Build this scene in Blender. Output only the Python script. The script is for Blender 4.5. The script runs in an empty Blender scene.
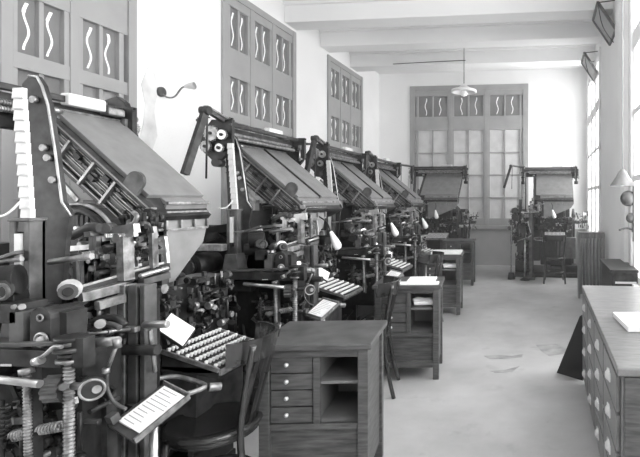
import bpy, math, random
from mathutils import Vector, Matrix
S = bpy.context.scene
COL = S.collection
PI = math.pi
# ------------------------------------------------------------------ camera numbers
F = 480.0; VX = 545.0; HY = 200.0; TH = math.radians(6); CH = 1.5
CX = VX - F * math.tan(TH)
FW = Vector((-math.sin(TH), math.cos(TH), 0)); RT = Vector((math.cos(TH), math.sin(TH), 0))
def at(px, py, x=None, y=None, z=None):
    d = FW + RT * ((px - CX) / F) + Vector((0, 0, (HY - py) / F))
    if y is not None: t = y / d.y
    elif x is not None: t = x / d.x
    else: t = (z - CH) / d.z
    return Vector((0, 0, CH)) + d * t

# ------------------------------------------------------------------ materials
MATS = {}
def mat(name, v, rough=.5, metal=0, noise=0, scale=8, bump=0, stretch=None, emis=0, coat=0):
    m = bpy.data.materials.new(name); m.use_nodes = True
    nt = m.node_tree; b = nt.nodes['Principled BSDF']
    c = (v, v, v, 1)
    b.inputs['Base Color'].default_value = c
    b.inputs['Roughness'].default_value = rough
    if 'iron' in name: b.inputs['Specular IOR Level'].default_value = .25
    b.inputs['Metallic'].default_value = metal
    if coat: b.inputs['Coat Weight'].default_value = coat
    if emis:
        b.inputs['Emission Color'].default_value = (1, 1, 1, 1); b.inputs['Emission Strength'].default_value = emis
    if noise or bump:
        tc = nt.nodes.new('ShaderNodeTexCoord'); n = nt.nodes.new('ShaderNodeTexNoise')
        n.inputs['Scale'].default_value = scale; n.inputs['Detail'].default_value = 5
        src = tc.outputs['Object']
        if stretch:
            mp = nt.nodes.new('ShaderNodeMapping'); mp.inputs['Scale'].default_value = stretch
            nt.links.new(src, mp.inputs['Vector']); src = mp.outputs['Vector']
        nt.links.new(src, n.inputs['Vector'])
        if noise:
            r = nt.nodes.new('ShaderNodeMapRange')
            r.inputs['From Min'].default_value = .3; r.inputs['From Max'].default_value = .7
            r.inputs['To Min'].default_value = max(0, v - noise); r.inputs['To Max'].default_value = min(1, v + noise)
            nt.links.new(n.outputs['Fac'], r.inputs['Value']); nt.links.new(r.outputs['Result'], b.inputs['Base Color'])
        if bump:
            bp = nt.nodes.new('ShaderNodeBump'); bp.inputs['Strength'].default_value = bump; bp.inputs['Distance'].default_value = .01
            nt.links.new(n.outputs['Fac'], bp.inputs['Height']); nt.links.new(bp.outputs['Normal'], b.inputs['Normal'])
    MATS[name] = m
    return m
mat('black_iron', .014, .4, 0, .008, 25, .15)
mat('dark_iron', .028, .42, 0, .018, 18, .15)
mat('grey_iron', .08, .45, .2, .035, 15, .1)
mat('steel', .42, .3, .85, .12, 20)
mat('worn_steel', .24, .4, .6, .12, 30)
mat('magazine_metal', .22, .45, .3, .03, 12)
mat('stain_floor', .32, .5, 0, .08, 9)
mat('lead', .58, .5, .1, .06, 20)
mat('enamel_white', .85, .3)
mat('white_plaster', .86, .85, 0, .035, 1.3, .12)
mat('ceiling_paint', .84, .85, 0, .03, 1.0)
mat('dado_paint', .40, .6, 0, .03, 3)
mat('window_paint', .34, .5, 0, .02, 4)
mat('window_paint_light', .33, .5, 0, .03, 4)
mat('dim_glass', .21, .18, 0, .04, 2)
mat('bright_glass', .62, .25, 0, .06, 5)
mat('white_glow', .95, .6, emis=.12)  # weak glow put into plain white strips and bundle wrap
mat('cab_wood', .075, .42, 0, .035, 3, .05, (3, 3, 22))
mat('cab_inside', .17, .6, 0, .03, 4)
mat('bench_wood', .15, .35, 0, .04, 4, .05, (3, 12, 3))
mat('chair_wood', .028, .22, 0, .01, 10, coat=.5)
mat('paper', .88, .7, 0, .03, 30)
mat('knob', .75, .3, .4)
mat('rope_grey', .35, .8)
mat('radiator_paint', .25, .4, .2, .03, 10)
mat('key_cap', .72, .35)
mat('dark_cloth', .03, .8)
mat('lamp_glass', .9, .3, emis=.15)
def floor_mat():
    m = mat('concrete_floor', .55, .45)
    nt = m.node_tree; b = nt.nodes['Principled BSDF']
    tc = nt.nodes.new('ShaderNodeTexCoord')
    def nz(sc, det, lo, hi, a, c, rough=.6):
        n = nt.nodes.new('ShaderNodeTexNoise'); n.inputs['Scale'].default_value = sc; n.inputs['Detail'].default_value = det
        n.inputs['Roughness'].default_value = rough
        nt.links.new(tc.outputs['Object'], n.inputs['Vector'])
        r = nt.nodes.new('ShaderNodeMapRange')
        for k, v in zip(('From Min', 'From Max', 'To Min', 'To Max'), (lo, hi, a, c)): r.inputs[k].default_value = v
        nt.links.new(n.outputs['Fac'], r.inputs['Value']); return r.outputs['Result']
    a = nz(1.1, 8, .3, .7, .34, .54); s = nz(40, 3, .66, .72, 1, .75); w = nz(3.2, 5, .6, .72, 1, .8)
    m1 = nt.nodes.new('ShaderNodeMath'); m1.operation = 'MULTIPLY'
    m2 = nt.nodes.new('ShaderNodeMath'); m2.operation = 'MULTIPLY'
    nt.links.new(a, m1.inputs[0]); nt.links.new(s, m1.inputs[1])
    nt.links.new(m1.outputs[0], m2.inputs[0]); nt.links.new(w, m2.inputs[1])
    nt.links.new(m2.outputs[0], b.inputs['Base Color'])
    rr = nz(2, 5, .3, .7, .35, .6); nt.links.new(rr, b.inputs['Roughness'])
    return m
floor_mat()

# ------------------------------------------------------------------ mesh builder
class MB:
    def __init__(s): s.v = []; s.f = []; s.mi = []; s.sm = []; s.m = None; s.mats = []
    def use(s, name):
        if name not in s.mats: s.mats.append(name)
        s.m = s.mats.index(name); return s
    def add(s, vs, fs, smooth=False):
        o = len(s.v); s.v += [Vector(v) for v in vs]
        for f in fs:
            s.f.append([i + o for i in f]); s.mi.append(s.m or 0); s.sm.append(smooth)
        return s
    def box(s, c, d, rot=None):
        c = Vector(c); hx, hy, hz = d[0] / 2, d[1] / 2, d[2] / 2
        vs = [Vector((x, y, z)) for x in (-hx, hx) for y in (-hy, hy) for z in (-hz, hz)]
        if rot is not None: vs = [rot @ v for v in vs]
        return s.add([v + c for v in vs], [(0, 1, 3, 2), (4, 6, 7, 5), (0, 4, 5, 1), (2, 3, 7, 6), (0, 2, 6, 4), (1, 5, 7, 3)])
    def bb(s, x0, x1, y0, y1, z0, z1):
        return s.box(((x0 + x1) / 2, (y0 + y1) / 2, (z0 + z1) / 2), (abs(x1 - x0), abs(y1 - y0), abs(z1 - z0)))
    def bar(s, a, b, w, h=None, up=(0, 0, 1)):
        a = Vector(a); b = Vector(b); h = h or w; d = (b - a)
        if d.length < 1e-6: return s
        d.normalize(); up = Vector(up)
        if abs(d.dot(up)) > .98: up = Vector((0, 1, 0))
        r = d.cross(up).normalized(); u = r.cross(d).normalized()
        vs = [p + r * (i * w / 2) + u * (j * h / 2) for p in (a, b) for i in (-1, 1) for j in (-1, 1)]
        return s.add(vs, [(0, 1, 3, 2), (4, 6, 7, 5), (0, 4, 5, 1), (2, 3, 7, 6), (0, 2, 6, 4), (1, 5, 7, 3)])
    def cyl(s, a, b, r, r2=None, n=14):
        a = Vector(a); b = Vector(b); r2 = r if r2 is None else r2
        d = (b - a).normalized(); up = Vector((0, 0, 1)) if abs(d.z) < .9 else Vector((1, 0, 0))
        x = d.cross(up).normalized(); y = x.cross(d)
        vs = [p + (x * math.cos(2 * PI * i / n) + y * math.sin(2 * PI * i / n)) * q for p, q in ((a, r), (b, r2)) for i in range(n)]
        s.add(vs, [(i, (i + 1) % n, n + (i + 1) % n, n + i) for i in range(n)], True)
        o = len(s.v) - 2 * n
        for k in (0, 1):
            s.f.append([o + k * n + i for i in (range(n) if k else reversed(range(n)))]); s.mi.append(s.m or 0); s.sm.append(False)
        return s
    def tube(s, pts, r, n=8, closed=False, sub=0):
        pts = [Vector(p) for p in pts]
        if sub:
            q = []; N = len(pts); rng = range(N if closed else N - 1)
            for i in rng:
                g = (lambda k: pts[k % N]) if closed else (lambda k: pts[min(max(k, 0), N - 1)])
                p0, p1, p2, p3 = g(i - 1), g(i), g(i + 1), g(i + 2)
                for k in range(sub):
                    t = k / sub
                    q.append(.5 * ((2 * p1) + (p2 - p0) * t + (2 * p0 - 5 * p1 + 4 * p2 - p3) * t * t + (3 * p1 - p0 - 3 * p2 + p3) * t ** 3))
            if not closed: q.append(pts[-1])
            pts = q
        N = len(pts); rs = r if isinstance(r, (list, tuple)) else None
        vs = []; prev = None
        for i, p in enumerate(pts):
            if closed: d = pts[(i + 1) % N] - pts[i - 1]
            else: d = pts[min(i + 1, N - 1)] - pts[max(i - 1, 0)]
            d.normalize()
            if prev is None:
                up = Vector((0, 0, 1)) if abs(d.z) < .9 else Vector((1, 0, 0)); x = d.cross(up).normalized()
            else: x = (prev - d * prev.dot(d)).normalized()
            prev = x; y = d.cross(x)
            rr = r if rs is None else rs[0] + (rs[1] - rs[0]) * i / (N - 1)
            vs += [p + (x * math.cos(2 * PI * k / n) + y * math.sin(2 * PI * k / n)) * rr for k in range(n)]
        fs = []
        for i in range(N if closed else N - 1):
            j = (i + 1) % N
            for k in range(n): fs.append((i * n + k, i * n + (k + 1) % n, j * n + (k + 1) % n, j * n + k))
        s.add(vs, fs, True)
        if not closed:
            o = len(s.v) - N * n
            s.f.append([o + k for k in reversed(range(n))]); s.mi.append(s.m or 0); s.sm.append(False)
            s.f.append([o + (N - 1) * n + k for k in range(n)]); s.mi.append(s.m or 0); s.sm.append(False)
        return s
    def prism(s, pts, ext):
        pts = [Vector(p) for p in pts]; ext = Vector(ext); n = len(pts)
        vs = pts + [p + ext for p in pts]
        return s.add(vs, [list(range(n)), list(reversed(range(n, 2 * n)))] + [(i, i + n, (i + 1) % n + n, (i + 1) % n) for i in range(n)])
    def lathe(s, c, ax, prof, n=20):
        c = Vector(c); d = Vector(ax).normalized(); up = Vector((0, 0, 1)) if abs(d.z) < .9 else Vector((1, 0, 0))
        x = d.cross(up).normalized(); y = x.cross(d); vs = []
        for h, r in prof:
            vs += [c + d * h + (x * math.cos(2 * PI * i / n) + y * math.sin(2 * PI * i / n)) * max(r, .0004) for i in range(n)]
        fs = [(j * n + i, j * n + (i + 1) % n, (j + 1) * n + (i + 1) % n, (j + 1) * n + i) for j in range(len(prof) - 1) for i in range(n)]
        return s.add(vs, fs, True)
    def ring(s, c, ax, R, r, n=24, k=8):
        d = Vector(ax).normalized(); up = Vector((0, 0, 1)) if abs(d.z) < .9 else Vector((1, 0, 0))
        x = d.cross(up).normalized(); y = x.cross(d); c = Vector(c)
        return s.tube([c + (x * math.cos(2 * PI * i / n) + y * math.sin(2 * PI * i / n)) * R for i in range(n)], r, k, True)
    def gear(s, c, ax, R, w, teeth=18):
        d = Vector(ax).normalized(); up = Vector((0, 0, 1)) if abs(d.z) < .9 else Vector((1, 0, 0))
        x = d.cross(up).normalized(); y = x.cross(d); c = Vector(c) - d * w / 2; pts = []
        for i in range(teeth * 4):
            a = 2 * PI * i / (teeth * 4); q = R if (i % 4) < 2 else R * .88
            pts.append(c + (x * math.cos(a) + y * math.sin(a)) * q)
        return s.prism(pts, d * w)
    def thread(s, a, b, r, step=.018):
        a = Vector(a); b = Vector(b); s.cyl(a, b, r * .8); L = (b - a).length; d = (b - a).normalized(); n = int(L / step)
        for i in range(n):
            s.cyl(a + d * (i * step), a + d * (i * step + step * .5), r, n=10)
        return s
    def spring(s, a, b, R, r, turns=10):
        a = Vector(a); b = Vector(b); d = b - a; u = d.normalized()
        up = Vector((0, 0, 1)) if abs(u.z) < .9 else Vector((1, 0, 0)); x = u.cross(up).normalized(); y = x.cross(u)
        N = turns * 8
        return s.tube([a + d * (i / N) + (x * math.cos(i * PI / 4) + y * math.sin(i * PI / 4)) * R for i in range(N + 1)], r, 5)
    def clutter(s, lo, hi, n, seed, kinds='brcgl', mats=('dark_iron', 'black_iron', 'steel', 'worn_steel', 'grey_iron'), size=(.02, .09)):
        R = random.Random(seed); lo = Vector(lo); hi = Vector(hi)
        clip = lambda p: Vector([min(max(p[i], lo[i]), hi[i]) for i in range(3)])
        for _ in range(n):
            s.use(R.choice(mats)); k = R.choice(kinds)
            c = Vector([R.uniform(lo[i], hi[i]) for i in range(3)]); q = R.uniform(*size)
            ax = Vector(R.choice([(1, 0, 0), (0, 1, 0), (0, 0, 1)]))
            if k == 'b': s.box(c, (q * R.uniform(.3, 1), q * R.uniform(.3, 1), q * R.uniform(.4, 1.4)), Matrix.Rotation(R.uniform(-.25, .25), 3, 'Y'))
            elif k == 'r': s.cyl(clip(c - ax * q * 1.6), clip(c + ax * q * 1.6) + Vector((0, 0, .001)), R.uniform(.004, .011), n=8)
            elif k == 'c': s.cyl(c, c + ax * q * .6, q * R.uniform(.2, .5), n=12)
            elif k == 'g': s.gear(c, ax, q * .6, .014, 14)
            else:
                e = clip(c + Vector([R.uniform(-1, 1) for _ in range(3)]).normalized() * q * 2)
                s.bar(c, e + Vector((0, 0, .002)), .012, .022); s.cyl(c - Vector((0, .012, 0)), c + Vector((0, .012, 0)), .018, n=10)
        return s
    def build(s, name, parent=None, bevel=0):
        me = bpy.data.meshes.new(name); me.from_pydata([tuple(v) for v in s.v], [], s.f); me.update()
        for m in s.mats: me.materials.append(MATS[m])
        me.polygons.foreach_set('material_index', s.mi); me.polygons.foreach_set('use_smooth', s.sm)
        import bmesh
        b = bmesh.new(); b.from_mesh(me); bmesh.ops.recalc_face_normals(b, faces=b.faces); b.to_mesh(me); b.free()
        o = bpy.data.objects.new(name, me); COL.objects.link(o)
        if parent: o.parent = parent
        if bevel:
            m = o.modifiers.new('edge', 'BEVEL'); m.width = bevel; m.segments = 2; m.limit_method = 'ANGLE'
        return o
def mb(m): return MB().use(m)
def tag(o, label=None, cat=None, group=None, kind=None):
    for k, v in (('label', label), ('category', cat), ('group', group), ('kind', kind)):
        if v: o[k] = v
    return o
def empty(name, loc, rz=0):
    o = bpy.data.objects.new(name, None); COL.objects.link(o); o.location = loc; o.rotation_euler = (0, 0, rz); o.empty_display_size = .1
    return o
KIDS = {}
def copy_tree(o, parent=None):
    c = o.copy(); COL.objects.link(c); c.parent = parent
    for ch in [q for q in bpy.data.objects if q.parent == o]: copy_tree(ch, c)
    return c

# ================================================================== ROOM
XL, XR, YF, YB, ZC = -3.9, .95, 11.0, -3.0, 4.48
WT = .25
def struct(name, m, bevel=0): return tag(m.build(name, bevel=bevel), kind='structure')
struct('floor', mb('concrete_floor').bb(XL - WT, XR + WT, YB - WT, YF + WT, -.2, 0))
struct('ceiling', mb('ceiling_paint').bb(XL - WT, XR + WT, YB - WT, YF + WT, ZC, ZC + .2))
def wall_with_holes(name, axis, pos, a0, a1, holes, thick, m='white_plaster'):
    """axis 'x': wall plane at x=pos (outer side pos+thick), running in y.  holes: (a,b,z0,z1)"""
    w = mb(m); cuts = sorted(holes)
    def seg(u0, u1, z0, z1):
        if u1 - u0 < 1e-4 or z1 - z0 < 1e-4: return
        if axis == 'x': w.bb(pos, pos + thick, u0, u1, z0, z1)
        else: w.bb(u0, u1, pos, pos + thick, z0, z1)
    cur = a0
    for (u0, u1, z0, z1) in cuts:
        seg(cur, u0, 0, ZC); seg(u0, u1, 0, z0); seg(u0, u1, z1, ZC); cur = u1
    seg(cur, a1, 0, ZC)
    return struct(name, w)
LW = [(2.98, 4.2), (5.43, 7.15), (8.27, 9.95)]
LWIN = [(2.5, 4.2), (5.43, 7.15), (8.27, 9.92)]
wall_with_holes('wall_left', 'x', XL, YB, YF, [(a, b, .9, 4.12) for a, b in [(-1.9, 1.4)] + LWIN], -WT)
FX0, FX1, FZ0, FZ1 = -3.15, -.38, .86, 4.16
wall_with_holes('wall_far', 'y', YF, XL, XR, [(FX0, FX1, FZ0, FZ1)], WT)
RWIN = [(-.6, 2.2), (2.7, 5.4), (8.35, 10.75)]
wall_with_holes('wall_right', 'x', XR, YB, YF, [(a, b, .6, 4.12) for a, b in RWIN], WT)
wall_with_holes('wall_back', 'y', YB, XL, XR, [(-3.3, .3, .9, 4.0)], -WT)
# dark dado under the far window and along the left
struct('trim_1', mb('dado_paint').bb(XL + .001, XR - .001, YF - .02, YF, 0, .84))
struct('trim_2', mb('dado_paint').bb(XL, XL + .02, YB, YF - .02, 0, .84))
# transverse ceiling beams
for k, (y0, y1) in enumerate([(-1.2, -.8), (1.5, 1.9), (4.0, 4.4), (6.85, 7.2), (8.0, 8.35), (9.3, 9.65)]):
    b = mb('ceiling_paint').bb(XL, XR, y0, y1, 4.17, ZC)
    b.bb(XL, XR, y0 - .05, y1 + .05, ZC - .06, ZC)
    struct('trim_%d' % (3 + k), b, .01)

def squiggle(m, c, du, dn, h, w, ph):
    """wavy narrow white band with a weak glow, on the glass; du along wall, dn out of the glass"""
    c = Vector(c); du = Vector(du); dn = Vector(dn); N = 14; R = []
    for i in range(N + 1):
        t = i / N; a = math.sin(t * 8.2 + ph) * .019 * (1 if ph < 3 else -1); R.append(c + du * a + Vector((0, 0, h * (.5 - t))))
    for i in range(N):
        a, b = R[i], R[i + 1]; ww = du * (w * (.8 if i > 2 else 1.25) / 2)
        m.prism([a - ww, a + ww, b + ww, b - ww], dn * .004)
def window(idx, org, du, dn, width, z0, z1, rowsz, nb, paint, glass, squig, cols=2, lower=None, fw=.09):
    """org at the hole's corner on the wall face, du along, dn into the room. rowsz: list of (zlo, zhi, squiggle?)"""
    du = Vector(du); dn = Vector(dn); org = Vector(org)
    P = lambda u, z, n=0: org + du * u + dn * n + Vector((0, 0, z))
    fr = mb(paint)
    def slab(m, u0, u1, a, b, n0, n1):
        p, q = P(u0, a, n0), P(u1, b, n1)
        m.bb(min(p.x, q.x), max(p.x, q.x), min(p.y, q.y), max(p.y, q.y), a, b)
    slab(fr, 0, fw, z0, z1, -.1, .03); slab(fr, width - fw, width, z0, z1, -.1, .03)
    slab(fr, fw, width - fw, z1 - fw, z1, -.1, .025); slab(fr, -.04, width + .04, z0 - .03, z0 + .05, -.1, .07)
    W = (width - 2 * fw) / nb
    for i in range(1, nb): slab(fr, fw + W * i - .04, fw + W * i + .04, z0, z1, -.1, .02)
    zs = [z0 + .05] + [v for r in rowsz for v in r[:2]] + [z1 - fw]
    zs = sorted(zs)
    for a, b in zip(zs[0::2], zs[1::2]):
        if b - a > .005: slab(fr, 0, width, a, b, -.09, .012)
    for i in range(nb):          # sash stiles and muntins
        u0 = fw + W * i + .03; u1 = fw + W * (i + 1) - .03
        slab(fr, u0, u0 + .05, z0, z1 - fw, -.085, .006); slab(fr, u1 - .05, u1, z0, z1 - fw, -.085, .006)
        for c in range(1, cols):
            uc = u0 + .05 + (u1 - u0 - .1) * c / cols
            slab(fr, uc - .018, uc + .018, z0, z1 - fw, -.08, .0)
    root = tag(fr.build('window_%d' % idx, bevel=.004), kind='structure')
    if glass == 'bright_glass':
        g2 = mb('dim_glass'); slab(g2, .02, width - .02, 3.3, z1 - .02, -.04, -.034); tag(g2.build('transom_pane', root), kind='structure'); z1 = 3.3
    gl = mb(glass); slab(gl, .02, width - .02, z0 + .02, z1 - .02, -.04, -.034)
    tag(gl.build('window_pane', root), kind='structure')
    if squig:
        for (a, b, s_) in rowsz:
            if not s_: continue
            for i in range(nb):
                u0 = fw + W * i + .08; u1 = fw + W * (i + 1) - .08
                for c in range(cols):
                    uc = u0 + (u1 - u0) * (c + .5) / cols
                    m = mb('white_glow'); squiggle(m, P(uc, (a + b) / 2, -.0335), du, dn, (b - a) * .82, .02, random.Random(idx * 31 + i * 7 + c + int(a * 10)).uniform(0, 6))
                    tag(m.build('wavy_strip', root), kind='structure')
    return root
lrows = [(.98, 1.5, 0), (1.56, 2.0, 0), (2.06, 2.48, 0), (2.6, 3.04, 1), (3.4, 3.92, 1)]
for k, (a, b) in enumerate(LWIN):
    window(k + 1, (XL, a, 0), (0, 1, 0), (1, 0, 0), b - a, .9, 4.12, lrows, 3, 'window_paint', 'dim_glass', True)
window(4, (FX0, YF, 0), (1, 0, 0), (0, -1, 0), FX1 - FX0, FZ0, FZ1,
       [(1.08, 1.54, 0), (1.57, 2.06, 0), (2.09, 2.58, 0), (2.61, 3.12, 0), (3.44, 3.92, 1)], 3, 'window_paint_light', 'bright_glass', True, fw=.12)
def clear_glass():
    m = bpy.data.materials.new('clear_glass'); m.use_nodes = True; nt = m.node_tree
    for n in list(nt.nodes): nt.nodes.remove(n)
    o = nt.nodes.new('ShaderNodeOutputMaterial'); t = nt.nodes.new('ShaderNodeBsdfTransparent'); g = nt.nodes.new('ShaderNodeBsdfGlossy'); x = nt.nodes.new('ShaderNodeMixShader')
    x.inputs[0].default_value = .06; g.inputs['Roughness'].default_value = .1; t.inputs[0].default_value = (.95, .95, .95, 1)
    nt.links.new(t.outputs[0], x.inputs[1]); nt.links.new(g.outputs[0], x.inputs[2]); nt.links.new(x.outputs[0], o.inputs[0])
    MATS['clear_glass'] = m
clear_glass()
for k, (a, b) in enumerate(RWIN):
    window(5 + k, (XR, a, 0), (0, 1, 0), (-1, 0, 0), b - a, .6, 4.12,
           [(.72, 1.7, 0), (1.76, 2.4, 0), (2.46, 3.1, 0), (3.3, 3.95, 0)], 3, 'ceiling_paint', 'clear_glass', False)
window(8, (-3.3, YB, 0), (1, 0, 0), (0, 1, 0), 3.6, .9, 4.0, [(1.1, 1.9, 0), (2.0, 2.9, 0), (3.1, 3.8, 0)], 4, 'window_paint', 'clear_glass', False)

struct('trim_14', mb('white_plaster').bb(XR - .05, XR, 5.6, 5.9, 0, 4.17).bb(XR - .03, XR, 6.05, 6.5, 0, 4.17), .01)
struct('trim_15', mb('window_paint').bb(XR - .02, XR, 5.92, 6.03, 0, 4.17), .004)
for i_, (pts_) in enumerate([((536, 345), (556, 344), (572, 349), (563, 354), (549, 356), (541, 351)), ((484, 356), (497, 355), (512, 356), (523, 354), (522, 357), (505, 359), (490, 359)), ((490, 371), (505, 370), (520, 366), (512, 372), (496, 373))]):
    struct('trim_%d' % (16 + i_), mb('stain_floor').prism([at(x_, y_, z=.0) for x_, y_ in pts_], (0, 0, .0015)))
window(9, (XL, -1.9, 0), (0, 1, 0), (1, 0, 0), 3.3, .9, 4.12, [(1.1, 1.9, 0), (2.0, 2.9, 0), (3.1, 3.9, 0)], 4, 'window_paint', 'clear_glass', False)  # clear window added out of view to let light onto the right pier
# open hopper vents with stay rods high on the right wall
vl = ['open top vent high on the right wall, nearer the far corner', 'open top vent high on the right wall, nearer the camera at the top edge']
for k, y in enumerate((8.7, 6.5)):
    e = empty('hopper_vent', (XR - .01, y, 3.76))
    tag(e, vl[k], 'vent', 'open vents along the right wall')
    f = mb('grey_iron'); h = .37; dx = -.24; LL = .62
    a0, a1, b0, b1 = Vector((0, 0, 0)), Vector((0, LL, 0)), Vector((dx, 0, h)), Vector((dx, LL, h))
    for p, q in ((a0, a1), (b0, b1), (a0, b0), (a1, b1)): f.bar(p, q, .035, .035)
    f.build('sash_frame', e)
    mb('window_paint').prism([a0, a1, b1, b0], (.008, 0, .004)).build('vent_panel', e)
    mb('dark_iron').cyl(b0, (0, 0, h + .02), .008).build('stay_rod', e); mb('dark_iron').cyl(b1, (0, LL, h + .02), .008).build('stay_rod', e)
    mb('dark_iron').tube([b0, (dx + .05, -.1, h - .35), (dx + .17, -.25, h - .62)], .006, sub=4).build('pull_cord', e)

# pendant lamp
c = at(464, 90, y=9.1)
e = empty('pendant_lamp', (c.x, 9.1, 4.48)); tag(e, 'pale hanging lamp below the beam in front of the far window', 'lamp')
mb('dark_iron').cyl((0, 0, 0), (0, 0, -.03), .05).build('ceiling_rose', e)
mb('dark_iron').cyl((0, 0, 0), (0, 0, c.z - 4.48 + .1), .006).build('cord', e)
zz = c.z - 4.48
mb('enamel_white').lathe((0, 0, zz), (0, 0, 1), [(-.05, .22), (-.04, .25), (0, .24), (.04, .12), (.1, .04), (.12, .01)], 24).build('lamp_shade', e)
mb('lamp_glass').lathe((0, 0, zz - .13), (0, 0, 1), [(0, 0), (.02, .05), (.06, .07), (.11, .04)], 16).build('bulb', e)
tag(mb('dark_iron').tube([at(395, 68, y=9.27), at(440, 63, y=9.27), at(461, 61, y=9.27)] and [(-3.0, 9.27, 4.2), (-2.2, 9.27, 4.22), (c.x, 9.27, 4.23)], .008).build('electric_cable'), 'thin dark wire clipped along the beam to the pendant lamp', 'cable')

# swan neck wall lamp on the left pier
p0 = at(160, 92, x=XL); e = empty('wall_lamp', p0); tag(e, 'small swan neck lamp on the white pier between the left windows', 'lamp')
mb('grey_iron').cyl((0, 0, 0), (.03, 0, 0), .05).build('wall_plate', e)
mb('worn_steel').tube([(0, 0, 0), (.06, .02, -.05), (.13, .04, -.04), (.19, .06, .05), (.25, .07, .07)], .009, sub=5).build('arm', e)
mb('knob').lathe((.22, .065, .065), (1, .1, .1), [(0, .015), (.03, .025), (.09, .04), (.1, .035)], 16).build('lamp_shade', e)
# stained patch of plaster on the same pier
st = mb('rope_grey'); pl = bpy.data.materials.new('stain'); MATS['stain'] = mat('stain_plaster', .68, .9, 0, .12, 6)
sp = [at(x, y, x=XL + .001) for x, y in ((148, 66), (155, 74), (157, 92), (154, 112), (157, 136), (150, 156), (141, 160), (139, 140), (143, 124), (145, 104), (141, 84))]
tag(MB().use('stain_plaster').prism(sp, (.004, 0, 0)).build('trim_12'), kind='structure')

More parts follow.
